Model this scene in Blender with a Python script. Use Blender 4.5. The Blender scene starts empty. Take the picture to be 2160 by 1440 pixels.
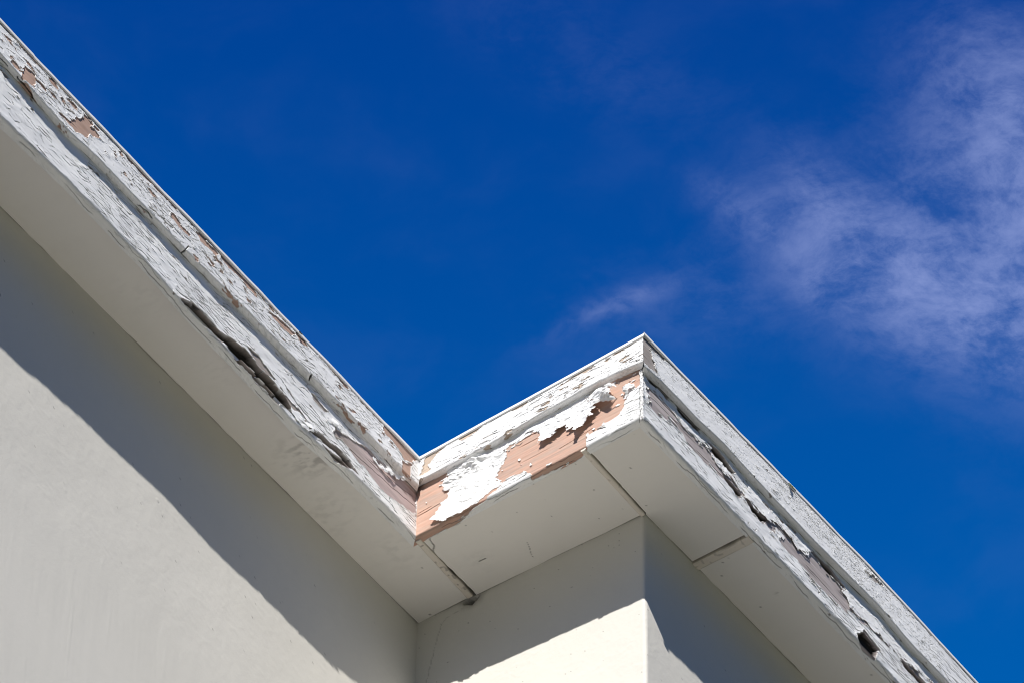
import bpy, math
import numpy as np
from mathutils import Matrix, Vector

# ------------------------------------------------------------------ camera
sc = bpy.context.scene
ZG = 9.75                                    # soffit height above the ground
R_ = np.array([0.5838488, 0.81178336, 0.0113288])      # camera right
U_ = np.array([-0.61310344, 0.43172174, 0.6616045])    # camera up
F_ = np.array([0.53218864, -0.39322272, 0.74976739])   # camera forward
C_ = np.array([-6.27396635, 4.85336208, -8.12739997])  # camera position (soffit plane is z = 0 here)
FPX = 12000.0                                # focal length in photo pixels (2160 wide) = 200 mm
cam = bpy.data.cameras.new('camera')
cam.sensor_width = 36; cam.lens = FPX / 2160 * 36
cam.clip_start = .1; cam.clip_end = 6000
co = bpy.data.objects.new('camera', cam); sc.collection.objects.link(co)
M = Matrix(((R_[0], U_[0], -F_[0], C_[0]), (R_[1], U_[1], -F_[1], C_[1]), (R_[2], U_[2], -F_[2], C_[2] + ZG), (0, 0, 0, 1)))
co.matrix_world = M
sc.camera = co

# ------------------------------------------------------------------ light
SUN = np.array([-.895, .45, 1.0]); SUN /= np.linalg.norm(SUN)    # towards the sun
EXPOSURE = 0.57
sl = bpy.data.lights.new('sun', 'SUN'); sl.energy = 4.6; sl.angle = math.radians(.5); sl.color = (1, .965, .91)
so = bpy.data.objects.new('sun', sl); sc.collection.objects.link(so)
so.rotation_euler = Vector(SUN).to_track_quat('Z', 'Y').to_euler()
so.location = (-6, 3, 20)
sc.cycles.filter_width = 1.0
sc.view_settings.view_transform = 'Standard'; sc.view_settings.look = 'None'
sc.view_settings.gamma = 1; sc.view_settings.exposure = EXPOSURE; sc.view_settings.use_curve_mapping = False

w = bpy.data.worlds.new('World'); sc.world = w; w.use_nodes = True
nt = w.node_tree; nt.nodes.clear()
def N(t, **k):
    n = nt.nodes.new(t)
    for a, b in k.items(): setattr(n, a, b)
    return n
def L(a, b): nt.links.new(a, b)
def math_(op, a, b=None, c=None, clamp=False):
    n = N('ShaderNodeMath', operation=op, use_clamp=clamp)
    for i, v in enumerate((a, b, c)):
        if v is None: continue
        if isinstance(v, (int, float)): n.inputs[i].default_value = v
        else: L(v, n.inputs[i])
    return n.outputs[0]
def dot_(sock, vec):
    n = N('ShaderNodeVectorMath', operation='DOT_PRODUCT'); L(sock, n.inputs[0]); n.inputs[1].default_value = tuple(vec); return n.outputs['Value']
def smooth_(sock, a, b):
    n = N('ShaderNodeMapRange', interpolation_type='SMOOTHSTEP'); L(sock, n.inputs[0]); n.inputs[1].default_value = a; n.inputs[2].default_value = b; return n.outputs[0]
def noise_(vec, scale, detail=6, rough=.6, dist=0.):
    n = N('ShaderNodeTexNoise'); L(vec, n.inputs['Vector']); n.inputs['Scale'].default_value = scale
    n.inputs['Detail'].default_value = detail; n.inputs['Roughness'].default_value = rough; n.inputs['Distortion'].default_value = dist
    return n.outputs['Fac']
sky = N('ShaderNodeTexSky', sky_type='NISHITA', sun_disc=False)
sky.sun_elevation = math.asin(SUN[2]); sky.sun_rotation = math.atan2(SUN[0], SUN[1])
sky.air_density = 1; sky.dust_density = .3; sky.ozone_density = 3
tc = N('ShaderNodeTexCoord'); g = tc.outputs['Generated']
# deep polarised blue: the physical sky tinted, blended with a clean blue that pales lower down, then is dimmed near the horizon
tint = N('ShaderNodeMix', data_type='RGBA', blend_type='MULTIPLY'); tint.inputs[0].default_value = 1
L(sky.outputs[0], tint.inputs[6]); tint.inputs[7].default_value = (.02, .56, 1.1, 1)
sz = N('ShaderNodeSeparateXYZ'); L(g, sz.inputs[0])
deep = N('ShaderNodeMix', data_type='RGBA'); L(smooth_(sz.outputs[2], .66, .83), deep.inputs[0])
deep.inputs[6].default_value = (.0, 1.06, 4.0, 1); deep.inputs[7].default_value = (.0, .34, 2.35, 1)
low_ = N('ShaderNodeMix', data_type='RGBA', blend_type='MULTIPLY'); low_.inputs[0].default_value = 1; L(deep.outputs[2], low_.inputs[6])
lv = N('ShaderNodeCombineXYZ')
lo_k = math_('ADD', math_('MULTIPLY', smooth_(sz.outputs[2], .25, .70), .78), .22)  # low sky dimmed on purpose to deepen the shade on the walls
for i_ in range(3): L(lo_k, lv.inputs[i_])
L(lv.outputs[0], low_.inputs[7])
base = N('ShaderNodeMix', data_type='RGBA'); base.inputs[0].default_value = .94; L(tint.outputs[2], base.inputs[6]); L(low_.outputs[2], base.inputs[7])
# a patch of high cirrus: directions measured on the tangent plane of the part of the sky where it floats
dF = dot_(g, F_)
k = FPX / 1080
sx = math_('MULTIPLY', math_('DIVIDE', dot_(g, R_), dF), k)
sy = math_('MULTIPLY', math_('DIVIDE', dot_(g, U_), dF), k)
cmb = N('ShaderNodeCombineXYZ'); L(sx, cmb.inputs[0]); L(sy, cmb.inputs[1])
front = math_('GREATER_THAN', dF, .1)
P = cmb.outputs[0]
wn = N('ShaderNodeTexNoise'); L(P, wn.inputs['Vector']); wn.inputs['Scale'].default_value = 2.6; wn.inputs['Detail'].default_value = 6
wv = N('ShaderNodeVectorMath', operation='MULTIPLY_ADD'); L(wn.outputs['Color'], wv.inputs[0]); wv.inputs[1].default_value = (.16, .16, 0); L(P, wv.inputs[2])
wo = N('ShaderNodeVectorMath', operation='ADD'); L(wv.outputs[0], wo.inputs[0]); wo.inputs[1].default_value = (-.08, -.08, 0)
PW = wo.outputs[0]
def blob(px, py, rx, ry, ang, amp):
    cx, cy = (px - 1080) / 1080, (720 - py) / 1080
    s = N('ShaderNodeVectorMath', operation='SUBTRACT'); L(PW, s.inputs[0]); s.inputs[1].default_value = (cx, cy, 0)
    c_, s_ = math.cos(ang), math.sin(ang)
    a = math_('MULTIPLY', dot_(s.outputs[0], (c_, s_, 0)), 1080 / rx)
    b = math_('MULTIPLY', dot_(s.outputs[0], (-s_, c_, 0)), 1080 / ry)
    d = math_('ADD', math_('MULTIPLY', a, a), math_('MULTIPLY', b, b))
    return math_('MULTIPLY', math_('POWER', 2.718, math_('MULTIPLY', d, -1)), amp)
blobs = [(2190, 470, 260, 250, .3, .80), (1990, 640, 220, 105, -.2, .55), (2150, 210, 150, 180, .9, .42), (1730, 440, 120, 70, -.75, .38), (2110, 700, 150, 50, .2, .32),
         (1860, 540, 150, 110, -.6, .36), (1590, 460, 110, 40, -.6, .30), (1290, 640, 110, 26, .45, .30), (1735, 600, 90, 45, -.9, .24),
         (1520, 600, 300, 120, .35, .10), (1250, 130, 330, 110, -.5, .05)]
tot = None
for b in blobs:
    o = blob(*b); tot = o if tot is None else math_('ADD', tot, o)
mp = N('ShaderNodeMapping'); L(PW, mp.inputs[0]); mp.inputs['Rotation'].default_value = (0, 0, -.55); mp.inputs['Scale'].default_value = (1, 1.45, 1)
n1 = noise_(mp.outputs[0], 5.2, 11, .66, .05)
n2 = noise_(mp.outputs[0], 20, 7, .68, .0)
tex = math_('ADD', math_('MULTIPLY', smooth_(n1, .34, .70), .95), math_('MULTIPLY', math_('MULTIPLY', smooth_(n2, .34, .68), smooth_(n1, .25, .6)), .38))
dens = math_('MULTIPLY', tot, math_('ADD', tex, .12))
haze_n = math_('MULTIPLY', smooth_(noise_(mp.outputs[0], 2.4, 6, .55, .3), .42, .8), .035)
dens = math_('MULTIPLY', math_('ADD', dens, haze_n), .78)
dens = math_('MULTIPLY', math_('SUBTRACT', 1., math_('POWER', 2.718, math_('MULTIPLY', dens, -1.15))), front)
dens = math_('MULTIPLY', dens, .92)
cl = N('ShaderNodeMix', data_type='RGBA', blend_type='MIX'); L(dens, cl.inputs[0]); L(base.outputs[2], cl.inputs[6])
cl.inputs[7].default_value = (2.9, 3.55, 6.5, 1)
bg = N('ShaderNodeBackground'); L(cl.outputs[2], bg.inputs[0]); bg.inputs[1].default_value = .08
wout_ = N('ShaderNodeOutputWorld'); L(bg.outputs[0], wout_.inputs[0])

# ------------------------------------------------------------------ numeric helpers
def ray(x, y): return F_ + R_ * ((x - 1080) / FPX) - U_ * ((y - 720) / FPX)
def on_plane(x, y, P, n):
    d = ray(x, y); return C_ + d * (((np.asarray(P) - C_) @ n) / (d @ n))
def on_z(x, y, z=0.): return on_plane(x, y, (0, 0, z), np.array([0, 0, 1.]))

def hash2(ix, iy, seed):
    h = (ix.astype(np.int64) * 374761393 + iy.astype(np.int64) * 668265263 + seed * 1274126177) & 0xffffffff
    h = ((h ^ (h >> 13)) * 1274126177) & 0xffffffff
    h = ((h ^ (h >> 16)) * 2246822519) & 0xffffffff
    return ((h ^ (h >> 15)) & 0xffffff) / float(0xffffff)
def vnoise(x, y, seed=0):
    xi = np.floor(x); yi = np.floor(y); fx = x - xi; fy = y - yi
    fx = fx * fx * fx * (fx * (fx * 6 - 15) + 10); fy = fy * fy * fy * (fy * (fy * 6 - 15) + 10)
    a = hash2(xi, yi, seed); b = hash2(xi + 1, yi, seed); c = hash2(xi, yi + 1, seed); d = hash2(xi + 1, yi + 1, seed)
    return (a + (b - a) * fx) * (1 - fy) + (c + (d - c) * fx) * fy
def fbm(x, y, seed=0, oct=4, gain=.5):
    t = 0; a = 1; s = 0
    for i in range(oct):
        t = t + a * (vnoise(x, y, seed + i * 17) * 2 - 1); s += a; a *= gain; x = x * 2.03 + 5.1; y = y * 2.03 + 1.7
    return t / s
def worley(x, y, seed=0, jit=.9):
    xi = np.floor(x); yi = np.floor(y)
    f1 = np.full(x.shape, 9.); f2 = np.full(x.shape, 9.); i1 = np.zeros(x.shape); i2 = np.zeros(x.shape)
    ox = np.zeros(x.shape); oy = np.zeros(x.shape)
    for dx in (-1, 0, 1):
        for dy in (-1, 0, 1):
            cx = xi + dx; cy = yi + dy
            px = cx + .5 + jit * (hash2(cx, cy, seed) - .5); py = cy + .5 + jit * (hash2(cx, cy, seed + 7) - .5)
            idn = hash2(cx, cy, seed + 13)
            d = np.hypot(px - x, py - y)
            n1 = d < f1; n2 = (~n1) & (d < f2)
            f2 = np.where(n1, f1, np.where(n2, d, f2)); i2 = np.where(n1, i1, np.where(n2, idn, i2))
            f1 = np.where(n1, d, f1); i1 = np.where(n1, idn, i1)
            ox = np.where(n1, x - px, ox); oy = np.where(n1, y - py, oy)
    return f1, f2, i1, i2, ox, oy
def sstep(a, b, x):
    t = np.clip((x - a) / (b - a), 0, 1); return t * t * (3 - 2 * t)
def poly_sd(poly, X, Y):
    """signed distance to a polygon, positive inside"""
    poly = np.asarray(poly); d = np.full(X.shape, 1e9); ins = np.zeros(X.shape, bool)
    n = len(poly)
    for i in range(n):
        ax, ay = poly[i]; bx, by = poly[(i + 1) % n]
        ex, ey = bx - ax, by - ay; l = ex * ex + ey * ey + 1e-18
        t = np.clip(((X - ax) * ex + (Y - ay) * ey) / l, 0, 1)
        d = np.minimum(d, (X - ax - t * ex) ** 2 + (Y - ay - t * ey) ** 2)
        if ay != by:
            c = ((ay > Y) != (by > Y)) & (X < (bx - ax) * (Y - ay) / (by - ay) + ax); ins ^= c
    d = np.sqrt(d); return np.where(ins, d, -d)
def line_d(pts, X, Y):
    d = np.full(X.shape, 1e9)
    for (ax, ay), (bx, by) in zip(pts[:-1], pts[1:]):
        ex, ey = bx - ax, by - ay; l = ex * ex + ey * ey + 1e-18
        t = np.clip(((X - ax) * ex + (Y - ay) * ey) / l, 0, 1)
        d = np.minimum(d, np.hypot(X - ax - t * ex, Y - ay - t * ey))
    return d

# ------------------------------------------------------------------ mesh helpers
def new_mesh(name, V, Q, mat, parent, attrs=None, smooth=False):
    V = np.asarray(V, dtype=np.float32).copy(); V[:, 2] += ZG
    me = bpy.data.meshes.new(name)
    Q = np.asarray(Q, dtype=np.int32)
    me.vertices.add(len(V)); me.vertices.foreach_set('co', V.ravel())
    me.loops.add(Q.size); me.loops.foreach_set('vertex_index', Q.ravel())
    me.polygons.add(len(Q)); me.polygons.foreach_set('loop_start', np.arange(0, Q.size, Q.shape[1], dtype=np.int32))
    me.update(calc_edges=True)
    me.polygons.foreach_set('use_smooth', np.full(len(Q), smooth, dtype=bool))
    for k, a in (attrs or {}).items():
        a = np.asarray(a, dtype=np.float32)
        if a.ndim == 1:
            me.attributes.new(k, 'FLOAT', 'POINT').data.foreach_set('value', a)
        else:
            me.attributes.new(k, 'FLOAT_VECTOR', 'POINT').data.foreach_set('vector', a.ravel())
    me.materials.append(mat)
    o = bpy.data.objects.new(name, me); sc.collection.objects.link(o)
    if parent is not None: o.parent = parent
    return o
def grid_quads(nu, nw, flip=False):
    i = np.arange(nu - 1)[:, None]; j = np.arange(nw - 1)[None, :]
    a = i * nw + j; b = (i + 1) * nw + j; c = b + 1; d = a + 1
    q = np.stack([a, b, c, d] if not flip else [a, d, c, b], -1)
    return q.reshape(-1, 4)
def box_mesh(name, lo, hi, mat, parent, smooth=False):
    x0, y0, z0 = lo; x1, y1, z1 = hi
    V = [(x0, y0, z0), (x1, y0, z0), (x1, y1, z0), (x0, y1, z0), (x0, y0, z1), (x1, y0, z1), (x1, y1, z1), (x0, y1, z1)]
    Q = [(0, 3, 2, 1), (4, 5, 6, 7), (0, 1, 5, 4), (1, 2, 6, 5), (2, 3, 7, 6), (3, 0, 4, 7)]
    return new_mesh(name, V, Q, mat, parent)

# ------------------------------------------------------------------ materials
def material(name):
    m = bpy.data.materials.new(name); m.use_nodes = True
    global nt
    nt = m.node_tree
    b = nt.nodes['Principled BSDF']
    return m, b
def attr_(name):
    n = N('ShaderNodeAttribute', attribute_name=name); return n
def mix_(fac, a, b, blend='MIX'):
    n = N('ShaderNodeMix', data_type='RGBA', blend_type=blend)
    for i, v in ((0, fac), (6, a), (7, b)):
        if isinstance(v, (int, float)): n.inputs[i].default_value = v
        elif isinstance(v, tuple): n.inputs[i].default_value = v + (1,)
        else: L(v, n.inputs[i])
    return n.outputs[2]
def ramp_(sock, a, b, lo=0., hi=1.):
    n = N('ShaderNodeMapRange'); L(sock, n.inputs[0]); n.inputs[1].default_value = a; n.inputs[2].default_value = b
    n.inputs[3].default_value = lo; n.inputs[4].default_value = hi; return n.outputs[0]
def scaled_(sock, s):
    n = N('ShaderNodeMapping'); L(sock, n.inputs[0]); n.inputs['Scale'].default_value = s; return n.outputs[0]

def board_material():
    m, b = material('weathered_painted_timber')
    bp = attr_('bp').outputs['Vector']
    grain = noise_(scaled_(bp, (8, 150, 1)), 1., 6, .65, .6)
    fine = noise_(scaled_(bp, (40, 420, 1)), 1., 4, .6)
    blot = noise_(scaled_(bp, (25, 60, 1)), 1., 5, .6)
    wood = attr_('wood').outputs['Color']
    wd = mix_(ramp_(grain, .25, .7, .34, 0.), wood, (.13, .075, .05))
    wd = mix_(ramp_(fine, .35, .75, 0, .25), wd, (.62, .52, .46))
    wd = mix_(ramp_(blot, .5, .78, 0, .4), wd, (.36, .31, .28))
    pt = mix_(ramp_(blot, .48, .8, 0, .5), (.86, .86, .855), (.80, .79, .765))
    pt = mix_(ramp_(noise_(scaled_(bp, (140, 320, 1)), 1., 5, .7), .6, .85, 0, .45), pt, (.62, .59, .54))
    c = mix_(attr_('paint').outputs['Fac'], wd, pt)
    c = mix_(attr_('dirt_shade').outputs['Fac'], c, (.022, .019, .016))
    L(c, b.inputs['Base Color'])
    L(ramp_(attr_('paint').outputs['Fac'], 0, 1, .85, .5), b.inputs['Roughness'])
    b.inputs['Specular IOR Level'].default_value = .3
    bn = N('ShaderNodeBump'); bn.inputs['Strength'].default_value = .3; bn.inputs['Distance'].default_value = .0003
    L(math_('ADD', math_('MULTIPLY', grain, .6), math_('MULTIPLY', noise_(scaled_(bp, (420, 700, 1)), 1., 4, .6), .6)), bn.inputs['Height'])
    L(bn.outputs[0], b.inputs['Normal'])
    return m
def render_material(name, col, col2, dirtcol, rough=.75, bump=.0005):
    m, b = material(name)
    bp = attr_('bp').outputs['Vector']
    big = noise_(scaled_(bp, (3.0, 3.0, 3.0)), 1., 5, .55)
    mid = noise_(scaled_(bp, (26, 11, 26)), 1., 5, .6)
    fine = noise_(scaled_(bp, (420, 420, 420)), 1., 3, .6)
    c = mix_(ramp_(big, .3, .7), col, col2)
    c = mix_(ramp_(mid, .5, .8, 0, .10), c, tuple(x * .8 for x in col))
    c = mix_(attr_('dirt_shade').outputs['Fac'], c, dirtcol)
    L(c, b.inputs['Base Color']); b.inputs['Roughness'].default_value = rough
    b.inputs['Specular IOR Level'].default_value = .25
    bn = N('ShaderNodeBump'); bn.inputs['Strength'].default_value = .55; bn.inputs['Distance'].default_value = bump
    L(math_('ADD', math_('MULTIPLY', fine, .6), math_('MULTIPLY', noise_(scaled_(bp, (90, 90, 90)), 1., 5, .65), 1.2)), bn.inputs['Height'])
    L(bn.outputs[0], b.inputs['Normal'])
    return m
M_BOARD = board_material()
M_WALL = render_material('painted_cement_render', (.63, .61, .56), (.665, .643, .592), (.06, .05, .04))
M_SOFFIT = render_material('painted_fibre_cement', (.82, .79, .745), (.86, .83, .785), (.05, .042, .035), .7, .0002)
M_STRIP = render_material('aged_painted_batten', (.72, .655, .57), (.78, .72, .64), (.05, .042, .035), .7, .0002)
def plain(name, c, c2, scale, rough=.6):
    m, b = material(name)
    tcn = N('ShaderNodeTexCoord')
    n = noise_(tcn.outputs['Object'], scale, 8, .65)
    L(mix_(ramp_(n, .35, .7), c, c2), b.inputs['Base Color']); b.inputs['Roughness'].default_value = rough
    return m
M_ROOF = plain('grey_roof_sheet', (.32, .32, .31), (.25, .25, .24), 3.)
M_GROUND = plain('dry_grass', (.060, .062, .030), (.035, .045, .020), .6, .95)
M_BOUNCE = plain('bounce_sheet_concrete', (.20, .19, .178), (.17, .162, .15), .8, .9)
M_GREEN = plain('moss_green', (.05, .07, .03), (.10, .10, .05), 80., .9)

# ------------------------------------------------------------------ the building
house = bpy.data.objects.new('building', None); sc.collection.objects.link(house)
house['label'] = 'cream rendered building with peeling white timber eaves stepping round a corner'
house['category'] = 'building'
house.location = (0, 0, 0)

class Face:
    """a vertical plane: P origin (z = 0), t horizontal direction, n outward normal"""
    def __init__(s, P, Q):
        s.P = np.array([P[0], P[1], 0.]); d = np.array([Q[0] - P[0], Q[1] - P[1], 0.]); s.t = d / np.linalg.norm(d)
        s.n = np.array([-s.t[1], s.t[0], 0.])       # left of the direction of travel
    def px(s, pts, off=0.):
        out = []
        for x, y in pts:
            q = on_plane(x, y, s.P + s.n * off, s.n) - s.P
            out.append((q @ s.t, q[2]))
        return np.array(out)
    def at(s, u, z, n):
        u = np.asarray(u)[..., None]; z = np.asarray(z)[..., None]; n = np.asarray(n)[..., None]
        return s.P + s.t * u + s.n * n + np.array([0, 0, 1.]) * z
fin = on_z(876, 1132); fout = on_z(1355, 879); win = on_z(881, 1314); wou = on_z(1360, 1083)
fleft = on_z(289, 527); fright = on_z(1880, 1424)
FA = Face(fin, fin + (fin - fleft))             # u < 0 runs along the left eave
FB = Face(fin, fout)                            # u from 0 to LB
FC = Face(fout, fright)                         # u > 0
LB = np.linalg.norm((fout - fin)[:2])

def poly_fn(face, pts, off):
    q = face.px(pts, off); q = q[np.argsort(q[:, 0])]
    return lambda u: np.interp(u, q[:, 0], q[:, 1])
def u_samples(a, b, fa, fb, du):
    """fine spacing du between fa and fb, growing outside"""
    s = [np.arange(fa, fb + du / 2, du)]
    x = fa; d = du; left = []
    while x > a + 1e-6:
        d = min(d * 1.25, .05); x = max(a, x - d); left.append(x)
    x = s[0][-1]; d = du; right = []
    while x < b - 1e-6:
        d = min(d * 1.25, .05); x = min(b, x + d); right.append(x)
    return np.concatenate([np.array(left[::-1]), s[0], np.array(right)])

def edge_dist(f1, f2, U, Z):
    """distance (m) to the border between two cells"""
    g = f2 - f1
    gu, gz = np.gradient(g, U[:, 0], Z[Z.shape[0] // 2, :])
    n = np.maximum(np.hypot(gu, gz), 1e-3)
    return g / n, np.abs(gz) / n
def paint_fields(U, Z, seed, cell=(.013, .0055), crack=1., amount=.55, tilt=.35, curl=.25):
    """cracked paint film: height (m), crack darkness"""
    wx = fbm(U * 30, Z * 60, seed + 3, 5, .65) * .006; wy = fbm(U * 30, Z * 40, seed + 4, 5, .65) * .0026
    f1, f2, i1, i2, ox, oy = worley((U + wx) / cell[0], (Z + wy) / cell[1], seed)
    e, al = edge_dist(f1, f2, U, Z)
    pair = (i1 + i2) * 7.31 % 1.
    region = np.clip(fbm(U * 10, Z * 22, seed + 9, 3) * 1.1 + .5, 0, 1)
    thr = amount * (.12 + 1.35 * region) * (.35 + .75 * al ** 3)
    on = sstep(thr + .02, thr - .10, pair)
    wd = (.00030 + .00110 * vnoise(U * 90, Z * 160, seed + 5) ** 2) * crack
    cr = sstep(wd + .00045, wd * .5, e) * on
    g1, g2, j1, j2, _, _ = worley((U + wx * .5) / (cell[0] * .5), (Z + wy) / (cell[1] * .62), seed + 31)
    e2, al2 = edge_dist(g1, g2, U, Z)
    t2 = amount * .75 * np.clip(region * 1.6 - .45, 0, 1) * (.4 + .6 * al2 ** 2)
    cr2 = sstep(.0009, .0002, e2) * sstep(t2 + .05, t2 - .05, (j1 + j2) * 5.7 % 1.) * .7
    cr = np.maximum(cr, cr2)
    a1 = (i1 * 91.7) % 1 - .5; a2 = (i1 * 37.3) % 1 - .5
    h = .0011 + (ox * a1 * cell[0] * .015 + oy * a2 * cell[1] * .06) * tilt + curl * .0003 * f1 ** 2 * on
    h = h + fbm(U * 240, Z * 300, seed + 40, 3) * .00006 + fbm(U * 22, Z * 40, seed + 41, 3) * .0006
    return h, cr, i1

def make_board(name, face, off, ur, fine, ztop, zbot, r, under, fields, mit=(0, 0), du=.0010, dv=.0007, parent=house):
    """timber board: top, front, rounded lower edge and underside as one displaced grid.
    mit = how the ends mitre: u end moves by mit*noff"""
    U = u_samples(ur[0], ur[1], fine[0], fine[1], du)
    zt = ztop(U); zb = zbot(U)
    Lf = float(np.mean(zt - zb)) - r
    wf = np.linspace(0, Lf, max(3, int(Lf / dv) + 1))
    th = np.linspace(0, math.pi / 2, max(4, int(r * 1.57 / dv) + 1))[1:]
    wu = np.linspace(0, under, max(3, int(under / (dv * 1.3)) + 1))[1:]
    W = np.concatenate([[-.02], wf, Lf + r * th, Lf + r * math.pi / 2 + wu])
    nw = len(W); nu = len(U)
    fr = np.concatenate([[0], wf / Lf, np.ones(len(th) + len(wu))])
    nf = np.concatenate([[-.02], np.zeros(len(wf)), -r + r * np.cos(th), -r - wu])
    zz = np.concatenate([[0], np.zeros(len(wf)), r - r * np.sin(th) - r, np.full(len(wu), -r)])
    nn = np.concatenate([[0], np.ones(len(wf)), np.cos(th), np.zeros(len(wu))])
    nz = np.concatenate([[0], np.zeros(len(wf)), -np.sin(th), -np.ones(len(wu))])
    UU = np.repeat(U[:, None], nw, 1)
    Zs = zt[:, None] + ((zb + r) - zt)[:, None] * fr[None, :] + zz[None, :]
    NF = off + np.repeat(nf[None, :], nu, 0)
    ext = np.clip(W - Lf, 0, None)                 # unrolled coordinate past the front
    ZZ = zt[:, None] + ((zb + r) - zt)[:, None] * fr[None, :] - ext[None, :]
    WW = np.repeat(W[None, :], nu, 0)
    res = fields(UU, ZZ, WW, Lf, zt[:, None], zb[:, None])
    h, paint, dirt_shade, wood = res[:4]; rd = res[4] if len(res) > 4 else 0 * UU
    k = np.repeat((nn[None, :]), nu, 0); kz = np.repeat((nz[None, :]), nu, 0)
    tp = np.clip(-(NF - off) / (r + under), 0, 1) * (WW >= 0)
    n_off = NF + h * k - rd * (1 - tp); z_off = Zs + h * kz + rd * tp * (1 - tp) * 1.2
    # mitred ends
    a, b = ur
    t = (UU - a) / (b - a)
    Um = (a + mit[0] * NF) * (1 - t) + (b + mit[1] * NF) * t
    V = face.at(Um, z_off, n_off).reshape(-1, 3)
    bp = np.stack([UU, ZZ, np.zeros_like(UU)], -1).reshape(-1, 3)
    at = dict(paint=paint.ravel(), dirt_shade=np.clip(dirt_shade, 0, 1).ravel(), wood=wood.reshape(-1, 3), bp=bp)
    return new_mesh(name, V, grid_quads(nu, nw, flip=False), M_BOARD, parent, at)

def const_col(U, c):
    return np.broadcast_to(np.array(c, dtype=float), U.shape + (3,)).copy()
def bare(face, off, polys, U, Z, seed, rough=.0035, freq=150):
    """mask (0..1) of places where the paint has gone, ragged edges; also the signed distance"""
    sd = np.full(U.shape, -1.)
    for p in polys: sd = np.maximum(sd, poly_sd(face.px(p, off), U, Z))
    sd = sd + (fbm(U * freq * .6, Z * freq, seed, 4, .6)) * rough
    return sd

def compose(U, Z, seed, sd, wood, cell, crack, amount, tilt, curl, rots=None, rot_depth=.012, cm=1., under=0., chip=.58, rs=.004):
    """sd > 0 : bare timber"""
    hp, cr, idc = paint_fields(U, Z, seed, cell, crack, amount, tilt, curl)
    hp = hp * cm + .0011 * (1 - cm); cr = cr * cm
    ch = fbm(U * 34 + Z * 10, Z * 95, seed + 45, 4, .6) + .35 * (fbm(U * 5, Z * 9, seed + 46, 2)) - chip
    sd = np.maximum(sd, np.clip(ch, -1, .3) * .012)
    # flake by flake: whole cells drop out near the peeled places
    sdc = sd + (idc - .5) * .007
    p = sstep(.0006, -.0006, sdc)
    edge_lift = np.exp(-np.clip(-sdc, 0, 1) / .0035) * .0013 * (.4 + .9 * vnoise(U * 70, Z * 90, seed + 55))
    grain = fbm(U * 12, Z * 210, seed + 60, 3)
    check = sstep(.88, .98, vnoise(U * 7, Z * 190, seed + 61))
    hw = grain * .00022 - check * .0008
    h = hw * (1 - p) + (hp + edge_lift - cr * .0016) * p
    dirt_shade = cr * p * .95 + check * (1 - p) * .5  # crack colour holds dirt and also the shade inside the cracks
    rim = np.exp(-np.abs(sdc) / .0009) * .35 * (sdc > -.0004) * vnoise(U * 130, Z * 130, seed + 70)
    dirt_shade = np.maximum(dirt_shade, rim)
    if rots is not None:
        rr = rots - rs - rs * 1.3 * vnoise(U * 20, U * 0, seed + 78) + fbm(U * 26, Z * 250, seed + 79, 4, .65) * (.0022 + rs * .8) - .04 * under
        ro = sstep(-.0005, .0012, rr)
        fib = vnoise(U * 14 + fbm(U * 30, Z * 60, seed + 82, 2), Z * 260, seed + 83)
        h = h * (1 - ro)
        rd = ro * (rot_depth * (.65 + .35 * sstep(0, .006, rr)) - (fib - .5) * .007 * sstep(.02, .0, rr))
        p = p * (1 - ro)
        dirt_shade = np.maximum(dirt_shade * (1 - ro), ro * (1. - .45 * sstep(.72, .92, fib) * sstep(.005, .0, rr)))
        r0 = sstep(-.001, .003, rr + .04 * under) * (under > .02) * sstep(.75, .3, under)
        dirt_shade = np.maximum(dirt_shade, r0 * .5 * sstep(.6, .3, fib))
        return h, p, dirt_shade, wood, rd
    return h, p, dirt_shade, wood, 0 * U

Q = .0134                                      # projection of the trim over the fascia
CAP = .0085                                    # height of the drip edge
topA = poly_fn(FA, [(-400, -375), (0, 45), (302, 360), (474, 540), (649, 720), (883, 966)], Q)
tbA = poly_fn(FA, [(-400, -280), (0, 110), (27, 142), (82, 204), (156, 287), (209, 335), (397, 532), (716, 849), (851, 990), (876, 1016)], Q)
botA = poly_fn(FA, [(-400, -160), (0, 240), (150, 384), (300, 538), (431, 686), (540, 800), (634, 898), (750, 1000), (872, 1122)], 0)
topB = poly_fn(FB, [(883, 966), (1358, 706)], Q)
tbB = poly_fn(FB, [(874, 1017), (946, 980), (1019, 942), (1080, 906), (1138, 871), (1207, 833), (1253, 807), (1306, 783), (1352, 764)], Q)
botB = poly_fn(FB, [(876, 1122), (914, 1102), (981, 1070), (1058, 1026), (1109, 1000), (1225, 935), (1294, 899), (1352, 868)], 0)
topC = poly_fn(FC, [(1358, 706), (1620, 973), (1840, 1199), (2062, 1440), (2420, 1820)], Q)
tbC = poly_fn(FC, [(1352, 766), (1404, 812), (1477, 888), (1535, 943), (1593, 1007), (1634, 1051), (1725, 1147), (1789, 1211), (1860, 1282), (1927, 1361), (1999, 1436), (2360, 1816)], Q)
botC = poly_fn(FC, [(1356, 868), (1404, 910), (1436, 948), (1477, 996), (1512, 1034), (1547, 1066), (1582, 1100), (1620, 1138), (1657, 1174), (1695, 1219), (1744, 1267), (1807, 1335), (1849, 1378), (1897, 1430), (2260, 1810)], 0)
RT = .003; RB = .007
def low(f, k=.0012): return lambda u: np.minimum(f(u) - RB * .9 + fbm(u * 45, u * 0, 71, 4) * .0008 + fbm(u * 7.5, u * 0, 75, 3) * k, -.001)
def nib(f, k, seed): return lambda u: f(u) - RT * .5 + fbm(u * 70, u * 0, seed, 5, .65) * k
EXT = 2.6
UA = (-1.56, 0.); UC = (0., 1.03)

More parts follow.
